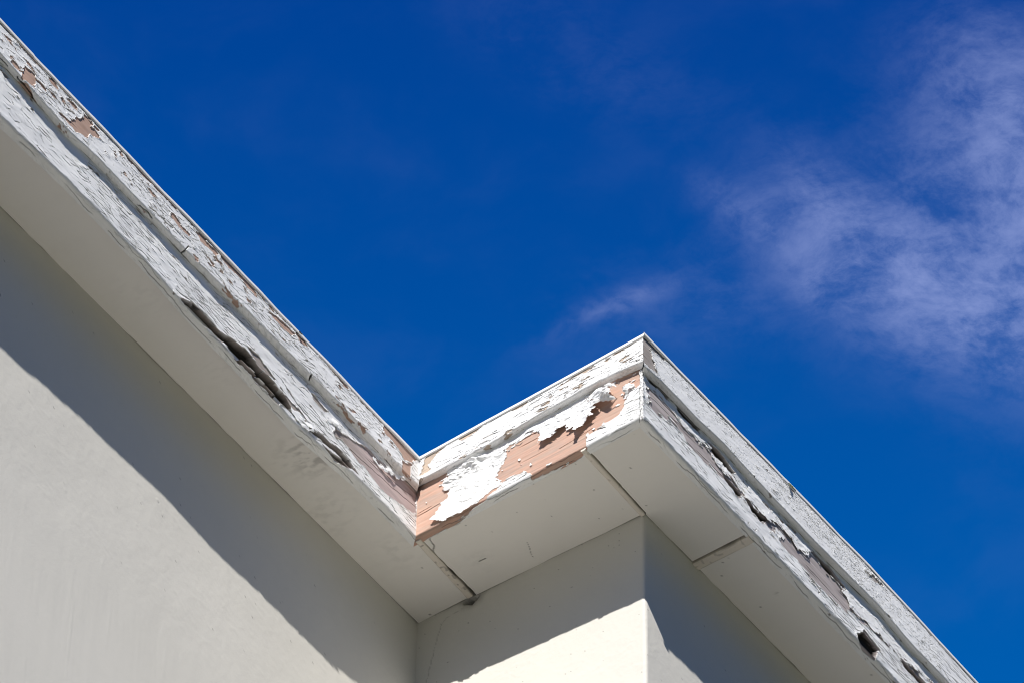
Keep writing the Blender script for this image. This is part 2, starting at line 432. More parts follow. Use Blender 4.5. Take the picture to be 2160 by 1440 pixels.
# ---- trim boards
def front(W, Lf): return sstep(Lf + .002, Lf - .003, W) * .72 + .28
def seam(U, W, Lf, seed):
    c = Lf + RB * 1.57 + .0035 + fbm(U * 16, U * 0, seed, 5, .6) * .0075
    k = sstep(.0011, .0003, np.abs(W - c)) * sstep(.32, .5, vnoise(U * 22, U * 0, seed + 3))
    c2 = Lf + RB * .9 + fbm(U * 22, U * 0, seed + 1, 5, .6) * .008
    k2 = sstep(.0008, .0002, np.abs(W - c2)) * sstep(.55, .7, vnoise(U * 14, U * 0, seed + 5))
    return np.maximum(k, k2 * .8) * (W > Lf)
def trim_fields(face, polys, seed, wood_c, cell, crack, amount, tilt, curl, top_strip=0., under_wear=0., line_k=1., lines=(), chip=.6):
    def f(U, Z, W, Lf, zt, zb):
        sd = bare(face, Q, polys, U, Z, seed)
        if top_strip:
            s2 = top_strip - (zt - Z) + fbm(U * 22, Z * 60, seed + 5, 4) * .018 - .004
            sd = np.maximum(sd, s2)
        if under_wear:
            s3 = np.where(W > Lf, fbm(U * 30, W * 120, seed + 6, 4) * .01 - under_wear, -1.)
            sd = np.maximum(sd, s3)
        wood = const_col(U, wood_c)
        wood *= (1 + .25 * fbm(U * 18, Z * 40, seed + 90, 3))[..., None]
        h, p, d, wd, rd = compose(U, Z, seed, sd, wood, cell, crack, amount, tilt, curl, cm=front(W, Lf), chip=chip)
        gapn = vnoise(U * 26, U * 0, seed + 95)
        d = np.maximum(d, .85 * line_k * sstep(.0035 * (.5 + gapn), .001, zt - Z) * sstep(.35, .6, gapn + .2 * vnoise(U * 160, Z * 200, seed + 96)))
        jw = Lf + RT * 1.57 + Q - RT - .0005 + fbm(U * 30, U * 0, seed + 97, 4) * .0022
        jn = vnoise(U * 16, U * 0, seed + 98)
        d = np.maximum(d, sstep(.0016, .0005, np.abs(W - jw)) * sstep(.3, .55, jn + .25 * vnoise(U * 90, U * 0, seed + 99)) * .95)  # dark line painted for the shadowed crack between trim and fascia
        for pts, wdt in lines:
            c = sstep(wdt, wdt * .4, line_d(face.px(pts, Q), U + fbm(U * 80, Z * 80, seed + 93, 3) * .003, Z + fbm(U * 80, Z * 80, seed + 94, 3) * .003))
            h = h - c * .004; d = np.maximum(d, c * .97)
        # grime specks on the underside
        sp = sstep(.35, .6, fbm(U * 190, W * 260, seed + 91, 4, .7)) * sstep(.45, .75, vnoise(U * 14, W * 20, seed + 92)) * (W > Lf)
        d = np.maximum(d, sp * .6)
        return h, p, d, wd, rd
    return f
A_TRIM = [[(52, 158), (60, 149), (67, 153), (79, 167), (83, 184), (78, 193), (64, 182), (49, 172)],
          [(48, 176), (60, 180), (76, 198), (80, 212), (60, 196)], [(109, 174), (116, 178), (130, 196), (122, 192)], [(30, 136), (40, 142), (46, 152), (38, 150)],
          [(144, 215), (156, 224), (176, 242), (164, 238)],
          [(131, 248), (144, 255), (160, 264), (178, 254), (189, 259), (200, 271), (194, 275), (204, 280), (216, 296), (204, 299), (196, 291), (191, 302), (178, 293), (164, 284), (151, 267)],
          [(244, 328), (252, 332), (256, 344), (248, 340)], [(255, 327), (262, 330), (266, 342), (258, 338)], [(88, 199), (95, 201), (98, 208), (92, 208)],
          [(364, 454), (375, 465), (388, 484), (407, 504), (400, 506), (382, 486), (372, 474)], [(424, 502), (440, 517), (468, 544), (458, 546), (438, 526), (428, 516)],
          [(476, 552), (492, 566), (502, 584), (488, 574)], [(568, 660), (590, 676), (630, 712), (622, 716), (600, 698), (578, 676)], [(630, 710), (648, 728), (654, 738), (640, 728)],
          [(706, 788), (722, 800), (742, 828), (730, 822)], [(815, 900), (830, 912), (862, 940), (884, 968), (879, 984), (860, 978), (850, 958), (834, 936), (818, 922)],
          [(856, 980), (876, 988), (874, 1016), (858, 1000)], [(500, 640), (508, 642), (512, 650), (504, 650)]]
TRIM_A = make_board('trim_board', FA, Q, (-1.46 - EXT, 0), UA, lambda u: topA(u) - CAP, nib(tbA, .0018, 72), RT, .012,
    trim_fields(FA, A_TRIM, 11, (.50, .33, .255), (.026, .0095), 1.1, .60, 1., 1.0, .008, lines=[([(666, 798), (660, 806), (654, 820)], .0022), ([(404, 527), (397, 534), (388, 540)], .0016), ([(322, 446), (332, 454), (346, 466), (362, 482), (372, 490)], .0024), ([(300, 436), (318, 452), (330, 466)], .0012), ([(46, 168), (58, 184), (74, 200), (80, 212)], .0022), ([(6, 124), (24, 144)], .0014), ([(530, 648), (546, 664)], .0010), ([(744, 906), (756, 918)], .0012)]), (0, -1))
B_TRIM = [[(874, 1022), (886, 966), (908, 956), (912, 962), (906, 970), (898, 976), (894, 986), (896, 996), (886, 1006), (878, 1014)],
          [(955, 930), (975, 920), (985, 922), (962, 936)], [(1296, 768), (1312, 750), (1316, 751), (1304, 766)], [(1165, 870), (1172, 862), (1178, 862), (1170, 868)]]
TRIM_B = make_board('trim_board', FB, Q, (0, LB), (0, LB), lambda u: topB(u) - CAP, nib(tbB, .0014, 73), RT, .012,
    trim_fields(FB, B_TRIM, 23, (.58, .47, .37), (.045, .0075), .9, .50, .5, .6, .001, 0., .4), (1, 1))
C_TRIM = [[(1357, 714), (1368, 722), (1380, 733), (1395, 748), (1408, 768), (1400, 762), (1386, 750), (1377, 746), (1382, 760), (1387, 776), (1394, 796), (1384, 790), (1370, 776), (1352, 766)],
          [(1830, 1210), (1850, 1222), (1866, 1240), (1850, 1234)]]
TRIM_C = make_board('trim_board', FC, Q, (0, .93 + EXT), UC, lambda u: topC(u) - CAP, nib(tbC, .0010, 74), RT, .012,
    trim_fields(FC, C_TRIM, 37, (.36, .335, .32), (.0135, .0066), .62, .50, .7, .6, .0005, chip=.85), (-1, 0))

# ---- lower fascia boards
A_BARE = [[(705, 900), (720, 913), (750, 932), (772, 945), (799, 970), (817, 990), (851, 1010), (880, 1024), (876, 1084), (858, 1074), (836, 1058), (799, 1029), (772, 990), (746, 962), (720, 930), (701, 915)],
          [(590, 818), (612, 846), (636, 872), (664, 908), (655, 906), (628, 880), (604, 850)], [(640, 806), (655, 826), (690, 868), (684, 868), (660, 842)],
          [(520, 728), (545, 752), (580, 800), (572, 800), (545, 775)], [(0, 150), (10, 156), (22, 172), (8, 166)]]
A_ROT = [([(372, 622), (408, 651), (448, 692), (484, 724), (516, 750), (546, 786), (576, 818), (602, 848), (620, 866)], .0145),
         ([(470, 722), (500, 752), (540, 796), (580, 838), (612, 868)], .0055),
         ([(596, 848), (630, 884), (664, 914), (700, 942), (730, 972), (756, 1004)], .0070), ([(686, 944), (710, 966), (740, 992)], .0045)]
def fa_fields(U, Z, W, Lf, zt, zb):
    sd = bare(FA, 0, A_BARE, U, Z, 51, .004)
    rt = np.full(U.shape, -1.)
    for pts, hw in A_ROT:
        q = FA.px(pts, 0); zc = np.interp(U, q[:, 0], q[:, 1])
        span = sstep(q[0, 0] - .004, q[0, 0] + .05, U) * sstep(q[-1, 0] + .004, q[-1, 0] - .04, U)
        wig = fbm(U * 14, U * 0, 52, 4) * .005
        rt = np.maximum(rt, np.where((U > q[0, 0] - .01) & (U < q[-1, 0] + .01), hw * span * (.55 + .9 * vnoise(U * 17, U * 0, 56)) - np.abs(Z - zc - wig) - .0006, -1.))
    rt = rt + fbm(U * 30, Z * 190, 53, 5, .65) * .0035
    sd = np.maximum(sd, rt + .0005)
    wood = const_col(U, (.50, .40, .40))
    g = sstep(-.28, -.12, U)[..., None]
    wood = wood * g + np.array((.34, .31, .29)) * (1 - g)
    wood *= (1 + .22 * fbm(U * 18, Z * 60, 54, 3))[..., None]
    near = sstep(-.42, -.1, U)
    h, p, d, wd, rd = compose(U, Z, 57, sd, wood, (.030, .0085), 1.1, .66, 1.15, 1.1, rt, .018, cm=front(W, Lf), under=sstep(Lf + .004, Lf + .010, W), chip=.85, rs=.0)
    h = h + fbm(U * 12, Z * 18, 58, 3) * .0016 * p + fbm(U * 70, W * 90, 63, 3) * .0008 * (W > Lf)
    d = np.maximum(d, seam(U, W, Lf, 601) * .8)
    d = np.maximum(d, sstep(.020, .004, -U + .25 * np.abs(Z - FA.px([(876, 1024)], 0)[0, 1]) + fbm(U * 80, Z * 80, 66, 3) * .008) * sstep(-.030, -.004, Z - FA.px([(876, 1024)], 0)[0, 1]))  # shade of the inner corner under the trim, painted into the mask
    # a long split in the timber above the rot
    for pts, wdt in (([(370, 610), (392, 628), (425, 655), (455, 690)], .0016), ([(600, 812), (625, 850), (660, 890)], .0018), ([(690, 850), (715, 880), (735, 905), (760, 925)], .0014),
                     ([(165, 385), (200, 420), (240, 458), (268, 492)], .0009), ([(720, 930), (770, 975), (830, 1030), (876, 1066)], .0009), ([(780, 968), (830, 1015), (876, 1050)], .0007)):
        dl = line_d(FA.px(pts, 0), U + fbm(U * 60, Z * 60, 59, 3) * .003, Z + fbm(U * 60, Z * 60, 60, 3) * .003)
        c = sstep(wdt, wdt * .3, dl); h = h - c * .003; d = np.maximum(d, c * .95)
    return h, p, d, wd, rd
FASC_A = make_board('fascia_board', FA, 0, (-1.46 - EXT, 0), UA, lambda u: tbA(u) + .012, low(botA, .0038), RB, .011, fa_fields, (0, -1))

B_BARE = [[(866, 1010), (880, 1004), (943, 985), (946, 1010), (960, 1004), (1060, 946), (1095, 930), (1129, 908), (1137, 910), (1180, 888), (1236, 852), (1250, 842), (1246, 832), (1256, 824), (1300, 798), (1360, 770), (1356, 806), (1342, 818), (1334, 812),
            (1322, 822), (1320, 846), (1308, 872), (1297, 882), (1278, 893), (1262, 905), (1245, 916), (1236, 928), (1238, 950), (1180, 980), (1125, 1006), (1110, 992), (1090, 1000), (1062, 1014), (1046, 1036), (990, 1078), (950, 1104), (915, 1122), (866, 1150)]]
def fb_fields(U, Z, W, Lf, zt, zb):
    sd = bare(FB, 0, B_BARE, U, Z, 71, .0032)
    rem = sstep(.76, .84, vnoise(U * 110, Z * 170, 77)) * sstep(.45, .7, vnoise(U * 14, Z * 25, 78))
    sd = sd - rem * np.clip(sd + .004, 0, .02)
    wood = const_col(U, (.60, .365, .275))
    gy = sstep(.15, .6, fbm(U * 9, Z * 45, 76, 4))[..., None] * .55
    wood = wood * (1 - gy) + np.array((.44, .36, .315)) * gy
    k = sstep(-.2, .5, fbm(U * 10, Z * 160, 72, 3))[..., None] * .7
    wood = wood * (1 - k) + np.array((.53, .37, .29)) * k
    h, p, d, wd, rd = compose(U, Z, 73, sd, wood, (.045, .0080), .9, .55, .6, .5, cm=front(W, Lf))
    d = np.where(sd > .001, d * .4, d)
    h = h + fbm(U * 70, W * 90, 64, 3) * .0006 * (W > Lf)
    d = np.maximum(d, seam(U, W, Lf, 611) * .8)
    d = np.maximum(d, .8 * sstep(.012, .002, U + fbm(U * 80, Z * 80, 67, 3) * .006) * sstep(-.020, -.002, Z - FB.px([(878, 1026)], 0)[0, 1]))  # same inner-corner shade, painted on the end of the short board
    c = sstep(.0013, .0005, line_d(FB.px([(1350, 818), (1351, 850), (1351, 884)], 0), U + fbm(U * 0, Z * 120, 68, 3) * .0015, Z)); d = np.maximum(d, c * .9)
    for pts, wdt in (([(876, 1092), (905, 1074), (945, 1050)], .0008), ([(876, 1086), (910, 1066)], .0006), ([(1180, 945), (1230, 915), (1250, 902)], .0006)):
        dl = line_d(FB.px(pts, 0), U, Z + fbm(U * 40, Z * 10, 59, 3) * .001)
        c = sstep(wdt, wdt * .3, dl); h = h - c * .002; d = np.maximum(d, c * .7)
    return h, p, d, wd, rd
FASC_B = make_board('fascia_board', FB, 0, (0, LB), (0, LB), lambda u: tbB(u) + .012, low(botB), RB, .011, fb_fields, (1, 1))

C_BARE = [[(1360, 800), (1377, 818), (1398, 842), (1418, 865), (1447, 902), (1477, 930), (1500, 948), (1523, 974), (1545, 998), (1560, 1036), (1545, 1030), (1526, 1014), (1512, 1004), (1482, 972), (1456, 948), (1439, 914), (1412, 888), (1383, 876), (1366, 856)],
          [(1560, 1030), (1600, 1050), (1660, 1112), (1710, 1160), (1745, 1205), (1776, 1240), (1815, 1270), (1870, 1330), (1935, 1395), (1990, 1450), (1960, 1440), (1915, 1404), (1880, 1374), (1850, 1345), (1819, 1318), (1777, 1288), (1747, 1262), (1706, 1221), (1676, 1179), (1646, 1151), (1620, 1121), (1590, 1082), (1566, 1056)]]
C_ROT = [[(1492, 934), (1512, 950), (1530, 972), (1550, 998), (1542, 1000), (1522, 980), (1504, 956)], [(1524, 1000), (1545, 1018), (1566, 1044), (1556, 1046), (1536, 1024)],
         [(1572, 1052), (1590, 1066), (1620, 1098), (1606, 1100), (1584, 1078)], [(1362, 786), (1384, 804), (1410, 832), (1404, 838), (1380, 814), (1362, 800)], [(1408, 830), (1450, 876), (1476, 906), (1470, 910), (1440, 882)],
         [(1806, 1336), (1822, 1332), (1852, 1370), (1844, 1386), (1818, 1364)], [(1636, 1090), (1664, 1112), (1684, 1132), (1672, 1132), (1650, 1112)], [(1716, 1166), (1750, 1200), (1780, 1236), (1772, 1236), (1740, 1202)],
         [(1896, 1386), (1920, 1408), (1950, 1440), (1940, 1442), (1912, 1412)]]
def fc_fields(U, Z, W, Lf, zt, zb):
    sd = bare(FC, 0, C_BARE, U, Z, 81, .0055, 110)
    # slivers of paint still clinging
    sl_ = sstep(.48, .62, vnoise(U * 22 + fbm(U * 20, Z * 30, 88, 3), Z * 170 + U * 25, 82))
    sd = sd - .0015 - sl_ * .010
    rt = np.full(U.shape, -1.)
    for p in C_ROT: rt = np.maximum(rt, poly_sd(FC.px(p, 0), U, Z))
    rt = rt + fbm(U * 40, Z * 150, 83, 4) * .0035
    sd = np.maximum(sd, rt + .002)
    wood = const_col(U, (.41, .375, .385))
    wood *= (1 + .35 * fbm(U * 16, Z * 160, 84, 3))[..., None]
    h, p, d, wd, rd = compose(U, Z, 85, sd, wood, (.032, .0080), 1., .60, 1.1, 1.2, rt, .011, cm=front(W, Lf), under=sstep(Lf + .002, Lf + .008, W), chip=.8, rs=.0003)
    h = h + fbm(U * 14, Z * 30, 86, 3) * .0018 * p + fbm(U * 70, W * 90, 65, 3) * .0009 * (W > Lf)
    d = np.maximum(d, seam(U, W, Lf, 621) * .85)
    for pts, wdt in (([(1362, 826), (1400, 862), (1450, 912)], .0008), ([(1362, 812), (1420, 872), (1500, 948)], .0011), ([(1470, 950), (1520, 1000), (1570, 1052)], .0008),
                     ([(1600, 1062), (1650, 1108), (1700, 1152), (1760, 1218)], .0011), ([(1800, 1262), (1860, 1320), (1930, 1392)], .0010), ([(1700, 1190), (1745, 1240), (1790, 1290)], .0006)):
        dl = line_d(FC.px(pts, 0), U, Z + fbm(U * 40, Z * 40, 87, 3) * .0025)
        c = sstep(wdt, wdt * .3, dl); h = h - c * .003; d = np.maximum(d, c * .9)
    return h, p, d, wd, rd
FASC_C = make_board('fascia_board', FC, 0, (0, .93 + EXT), UC, lambda u: tbC(u) + .012, low(botC), RB, .011, fc_fields, (-1, 0))

# ---- loose sheets of paint standing off the boards
def make_flap(name, face, poly, base, lifts, crumple, parent, seed, res=.0011, cell=(.030, .010), crack=1., rough=.0032, thick=.0005, tear=.0):
    q = face.px(poly, 0)
    u0, z0 = q.min(0) - .004; u1, z1 = q.max(0) + .004
    U, Z = np.meshgrid(np.arange(u0, u1, res), np.arange(z0, z1, res), indexing='ij')
    sd = poly_sd(q, U, Z) + fbm(U * 60, Z * 170, seed, 5, .7) * rough * 1.5
    h = np.full(U.shape, base)
    def g(px, py, r):
        c = face.px([(px, py)], 0)[0]; return np.exp(-((U - c[0]) ** 2 + (Z - c[1]) ** 2) / (r / 1000.) ** 2)
    for px, py, mm, r in lifts: h = h + g(px, py, r) * mm / 1000.
    cr_amp = np.zeros(U.shape)
    for px, py, mm, r in crumple: cr_amp = np.maximum(cr_amp, g(px, py, r) * mm / 1000.)
    fx, fy, fi, _, fox, foy = worley((U + fbm(U * 60, Z * 60, seed + 11, 3) * .008) / .017, (Z + fbm(U * 60, Z * 60, seed + 12, 3) * .008) / .010, seed + 10)
    h = h + (fox * ((fi * 57.3) % 1 - .5) + foy * ((fi * 91.1) % 1 - .5)) * .0013
    rid = 1 - np.abs(fbm(U * 32 + Z * 14, Z * 62, seed + 2, 3, .5)) * 2.2
    h = h + .7 * cr_amp * (rid * .9 + .12 * fbm(U * 160, Z * 200, seed + 3, 3))
    h = np.maximum(h, .0006)
    hp, cr, idc = paint_fields(U, Z, seed + 5, cell, crack, .32, .5, .5)
    h = h + (hp - .0011) - cr * .0010
    sd = sd - np.clip(cr - .45, 0, 1) * .012 * tear
    _, _, ti, _, _, _ = worley((U + fbm(U * 70, Z * 70, seed + 21, 2) * .004) / .013, (Z + U * .25) / .0055, seed + 20)
    sd = sd + (ti - .5) * rough * 2.2
    ok = sd > 0
    nU, nZ = U.shape
    quad = grid_quads(nU, nZ)
    okf = ok.ravel(); keep = okf[quad].all(1); quad = quad[keep]
    used = np.unique(quad); remap = -np.ones(nU * nZ, int); remap[used] = np.arange(len(used)); quad = remap[quad]
    V = face.at(U, Z, h).reshape(-1, 3)[used]; n = len(used)
    V2 = face.at(U, Z, h - thick).reshape(-1, 3)[used]
    # rim
    e = np.concatenate([quad[:, [0, 1]], quad[:, [1, 2]], quad[:, [2, 3]], quad[:, [3, 0]]])
    key = np.minimum(e[:, 0], e[:, 1]).astype(np.int64) * n + np.maximum(e[:, 0], e[:, 1])
    uq, inv, cnt = np.unique(key, return_inverse=True, return_counts=True)
    be = e[cnt[inv] == 1]
    rim = np.stack([be[:, 1], be[:, 0], be[:, 0] + n, be[:, 1] + n], 1)
    allq = np.concatenate([quad, quad[:, ::-1] + n, rim])
    f = lambda a: np.concatenate([a.ravel()[used]] * 2)
    one = np.ones(U.shape)
    bp = np.stack([U, Z, 0 * U], -1).reshape(-1, 3)[used]
    at = dict(paint=f(one), dirt_shade=f(np.clip(cr * .8, 0, 1)), wood=np.full((2 * n, 3), .5), bp=np.concatenate([bp, bp]))
    return new_mesh(name, np.concatenate([V, V2]), allq, M_BOARD, parent, at)
# short eave (B): the big torn sheets
make_flap('paint_flake', FB, [(943, 990), (985, 972), (1030, 948), (1066, 944), (1068, 962), (1055, 990), (1047, 1010), (1060, 1018), (1000, 1064), (970, 1082), (945, 1097), (911, 1101), (926, 1075), (932, 1058), (944, 1051), (948, 1034), (938, 1037), (936, 1022), (946, 1010)],
          .0012, [(911, 1100, 7, 22), (950, 1098, 4, 18), (1066, 948, 4, 15), (940, 1025, 5, 14), (1000, 966, 5, 26)], [(960, 1000, 10, 30), (1000, 975, 12, 30), (1045, 960, 6, 22)], FASC_B, 101)
make_flap('paint_flake', FB, [(1136, 908), (1160, 888), (1200, 868), (1236, 850), (1262, 846), (1276, 850), (1258, 868), (1257, 879), (1237, 900), (1217, 920), (1212, 902), (1203, 909), (1197, 900), (1187, 907), (1161, 928), (1138, 943), (1142, 926)],
          .003, [(1217, 920, 15, 20), (1250, 880, 11, 22), (1180, 908, 7, 30), (1138, 940, 8, 22), (1270, 850, 12, 18)], [(1190, 885, 5, 40), (1250, 858, 8, 24)], FASC_B, 113)
make_flap('paint_flake', FB, [(1242, 838), (1262, 826), (1290, 818), (1306, 822), (1309, 830), (1298, 834), (1301, 848), (1290, 854), (1272, 850), (1256, 850), (1244, 850)],
          .004, [(1295, 838, 18, 18), (1270, 835, 10, 22), (1300, 824, 12, 10)], [(1285, 838, 12, 24), (1255, 842, 5, 16)], FASC_B, 127)
make_flap('paint_flake', FB, [(1317, 820), (1326, 812), (1334, 809), (1338, 816), (1332, 822), (1326, 838), (1319, 848)], .002, [(1324, 822, 8, 12)], [(1326, 822, 5, 14)], FASC_B, 131)
make_flap('paint_flake', FB, [(1082, 939), (1098, 930), (1107, 923), (1104, 929), (1092, 938)], .002, [(1100, 928, 6, 10)], [], FASC_B, 137, rough=.0008)
for (x, y, s) in ((1096, 969, 3.5), (1253, 904, 3.5), (1274, 894, 4.5), (1060, 992, 2.2), (900, 1060, 2.2), (1240, 917, 4.5)):
    
    make_flap('paint_flake', FB, [(x - s, y + s * .4), (x - s * .2, y - s), (x + s, y - s * .6), (x + s * .7, y + s * .5), (x - s * .1, y + s)], .0009, [(x, y + s, 1.5, 5)], [], FASC_B, 140 + int(x) % 37, rough=.0006, res=.0008)
# under-trim film still hanging on above the torn sheets
make_flap('paint_flake', FB, [(952, 975), (1000, 950), (1060, 918), (1120, 888), (1180, 858), (1240, 826), (1248, 834), (1240, 850), (1180, 884), (1130, 910), (1112, 916), (1066, 948), (1030, 960), (985, 982)],
          .0011, [(1120, 905, 3, 20)], [(1000, 970, 2, 40)], FASC_B, 151)
# left eave (A)
make_flap('paint_flake', FA, [(784, 965), (792, 970), (806, 984), (822, 996), (838, 1002), (850, 1006), (857, 1013), (846, 1014), (832, 1008), (812, 1000), (796, 986)], .002,
          [(846, 1010, 8, 16), (815, 994, 5, 20)], [(820, 996, 4, 30)], FASC_A, 161, rough=.0052, tear=1., cell=(.022, .006))
make_flap('paint_flake', FA, [(612, 858), (622, 866), (640, 884), (660, 898), (668, 910), (655, 912), (636, 902), (622, 884)], .0025, [(655, 908, 5, 16)], [(640, 888, 4, 24)], FASC_A, 167, rough=.0052, tear=1., cell=(.022, .006))
make_flap('paint_flake', FA, [(688, 880), (706, 888), (716, 900), (706, 903), (692, 892)], .002, [(710, 900, 5, 12)], [(700, 892, 3, 14)], FASC_A, 169, rough=.0052, tear=1., cell=(.022, .006))
# right eave (C)
make_flap('paint_flake', FC, [(1564, 1029), (1578, 1028), (1593, 1040), (1614, 1067), (1628, 1078), (1645, 1098), (1663, 1116), (1681, 1124), (1696, 1142), (1711, 1160), (1701, 1173), (1681, 1159), (1663, 1133), (1640, 1107), (1617, 1098), (1593, 1075), (1570, 1051)], .003,
          [(1617, 1096, 2.0, 20), (1575, 1052, 1.8, 18), (1703, 1170, 2.2, 18), (1660, 1130, 1.5, 20)], [(1600, 1062, 0.8, 40), (1680, 1140, 0.8, 30)], FASC_C, 171, rough=.0052, tear=1., cell=(.022, .006))
make_flap('paint_flake', FC, [(1774, 1243), (1796, 1249), (1830, 1284), (1864, 1314), (1884, 1344), (1916, 1374), (1946, 1404), (1975, 1436), (1956, 1434), (1920, 1404), (1882, 1371), (1852, 1341), (1822, 1311), (1792, 1284)], .002,
          [(1792, 1280, 1.2, 18), (1850, 1338, 1.2, 20), (1930, 1410, 1.8, 24)], [(1850, 1325, 0.8, 60), (1930, 1400, 1.0, 40)], FASC_C, 177, rough=.0052, tear=1., cell=(.022, .006))
make_flap('paint_flake', FC, [(1420, 868), (1436, 880), (1470, 915), (1500, 946), (1490, 944), (1462, 920), (1438, 898), (1422, 878)], .002, [(1490, 942, 1.2, 20)], [(1450, 905, 0.8, 30)], FASC_C, 181, rough=.0052, tear=1., cell=(.022, .006))
make_flap('paint_flake', FC, [(1500, 958), (1520, 976), (1545, 1004), (1564, 1030), (1552, 1022), (1528, 1000), (1508, 974)], .002, [(1540, 1008, 1.5, 22)], [(1530, 990, 1.0, 30)], FASC_C, 187, rough=.0052, tear=1., cell=(.022, .006))
make_flap('paint_flake', FC, [(1630, 1112), (1642, 1118), (1652, 1134), (1644, 1138), (1634, 1128)], .0015, [(1646, 1136, 1.2, 8)], [], FASC_C, 191, rough=.0052, tear=1., cell=(.022, .006))
# filler bead down the outer corner of the fascia
def corner_bead():
    zs = np.arange(-.006, .139, .0012); th = np.linspace(-.6, math.pi / 2 + .6, 12)
    rr = .0042 + .0016 * fbm(zs * 160, zs * 0, 201, 3)
    V = []; A = []
    for z, r in zip(zs, rr):
        for t in th:
            rr_ = r * (1 + .35 * fbm(np.array([z * 300]), np.array([t * 2.]), 203, 3)[0])
            V.append(fout * [1, 1, 0] + FB.n * (math.cos(t) * rr_ - .002) + FC.n * (math.sin(t) * rr_ - .002) + np.array([0, 0, z])); A.append((z, t * .01, 0))
    A = np.array(A); n = len(A)
    d = sstep(.62, .72, vnoise(A[:, 0] * 300, A[:, 1] * 600, 205)) * .8
    new_mesh('corner_filler', np.array(V), grid_quads(len(zs), len(th)), M_BOARD, house, dict(paint=np.ones(n), dirt_shade=d, wood=np.full((n, 3), .4), bp=A))
corner_bead()

# ---- drip edge: thin folded strip along the top
def drip(face, ztop, ur, fine, seed, mit, wob, parent=house, proud=.0035, drop=None):
    U = u_samples(ur[0], ur[1], fine[0], fine[1], .006)
    wv_ = fbm(U * 7, U * 0, seed, 3) * wob
    zt = ztop(U) + wv_ * .4
    if drop is not None: zt = zt + drop(U)
    prof = [(-.05, .0006), (proud - .0012, .0006), (proud, -.0006), (proud, -CAP + .0015), (proud - .0012, -CAP), (-.002, -CAP + .0005)]
    V = np.zeros((len(U), len(prof), 3)); bp = np.zeros_like(V)
    a, b = ur; t = (U - a) / (b - a)
    for j, (n_, z_) in enumerate(prof):
        nn_ = Q + n_ + (wv_ if 0 < j < 5 else 0)
        Um = (a + mit[0] * nn_) * (1 - t) + (b + mit[1] * nn_) * t
        V[:, j] = face.at(Um, zt + z_, nn_ + 0 * U); bp[:, j, 0] = U; bp[:, j, 1] = z_ + n_
    n = V.shape[0] * V.shape[1]; bpf = bp.reshape(-1, 3)
    return new_mesh('drip_edge', V.reshape(-1, 3), grid_quads(len(U), len(prof)), M_BOARD, parent,
        dict(paint=np.ones(n), dirt_shade=np.zeros(n), wood=np.full((n, 3), .4), bp=bpf))
drip(FA, topA, (-1.46 - EXT, 0), UA, 301, (0, -1), .0024, drop=lambda u: np.where(u < FA.px([(76, 126)], Q)[0, 0], .002, 0))
drip(FB, topB, (0, LB), (0, LB), 303, (1, 1), .0006)
drip(FC, topC, (0, .93 + EXT), UC, 307, (-1, 0), .0018)

# ------------------------------------------------------------------ soffit
def zpx(pts): return np.array([on_z(x, y)[:2] for x, y in pts])
S_CRACKS = [([(903, 1126), (908, 1138), (916, 1149), (914, 1158), (914, 1167)], .0009), ([(1008, 1186), (1016, 1180), (1024, 1176)], .0006),
            ([(1112, 1140), (1118, 1156), (1124, 1174)], .0004), ([(745, 985), (756, 1005), (772, 1036), (778, 1041)], .0008), ([(800, 1068), (830, 1108), (855, 1130), (872, 1136)], .0005),
            ([(962, 1098), (976, 1088), (988, 1080)], .0009), ([(962, 1105), (970, 1100)], .0009), ([(1000, 1072), (1030, 1056), (1060, 1038)], .0006), ([(1232, 938), (1262, 920), (1284, 912)], .0008),
            ([(1210, 960), (1222, 954)], .0010), ([(1500, 1050), (1540, 1090), (1582, 1118)], .0006), ([(1660, 1190), (1690, 1226), (1720, 1258), (1750, 1286), (1776, 1312)], .0009),
            ([(1730, 1276), (1752, 1300), (1770, 1320)], .0005), ([(1420, 945), (1450, 985), (1490, 1030), (1530, 1072)], .0007), ([(1850, 1412), (1866, 1418), (1872, 1424)], .0006)]
S_CR = [(zpx(p), w_) for p, w_ in S_CRACKS]
SMUDGE = [(655, 955, .05, .45), (690, 1080, .06, .12), (840, 1160, .05, .10), (300, 620, .06, .05), (470, 780, .05, .05), (1690, 1180, .012, .5), (1640, 1250, .006, .6), (1010, 1180, .03, .08)]
SM = [(zpx([(x, y)])[0], r, a) for x, y, r, a in SMUDGE]
rngS = np.random.RandomState(5)
SPECK = [(zpx([(rngS.uniform(880, 1900), rngS.uniform(900, 1440))])[0], rngS.uniform(.0008, .0018)) for _ in range(110)]
def soffit_fields(seed, edge=None):
    def f(X, Y, a, b):
        h = fbm(X * 7, Y * 9, seed, 3) * .0012 + fbm(X * 60, Y * 60, seed + 1, 3) * .00012
        d = np.zeros(X.shape)
        Xw = X + fbm(X * 90, Y * 90, 401, 3) * .0022; Yw = Y + fbm(X * 90, Y * 90, 402, 3) * .0022
        for pts, wd in S_CR:
            c = sstep(wd * 1.7, wd * .5, line_d(pts, Xw, Yw)); d = np.maximum(d, c * .85); h = h + c * .001
        for c0, r, am in SM:
            d = np.maximum(d, am * np.exp(-((X - c0[0]) ** 2 + (Y - c0[1]) ** 2) / r ** 2) * sstep(.4, .75, fbm(X * 120, Y * 70, 403, 4) * .5 + .5))
        for c0, r in SPECK:
            d = np.maximum(d, .75 * sstep(r * 1.3, r * .6, np.hypot(X - c0[0], Y - c0[1])))
        return h, d
    return f
wA = Face(win, win + (win - on_z(0, 437)))       # plan lines of the walls
wB = Face(win, wou)
wC = Face(wou, on_z(1710, 1440))
LWB = np.linalg.norm((wou - win)[:2])
def plan(face, u, off): return (face.P + face.t * u + face.n * off)[:2]

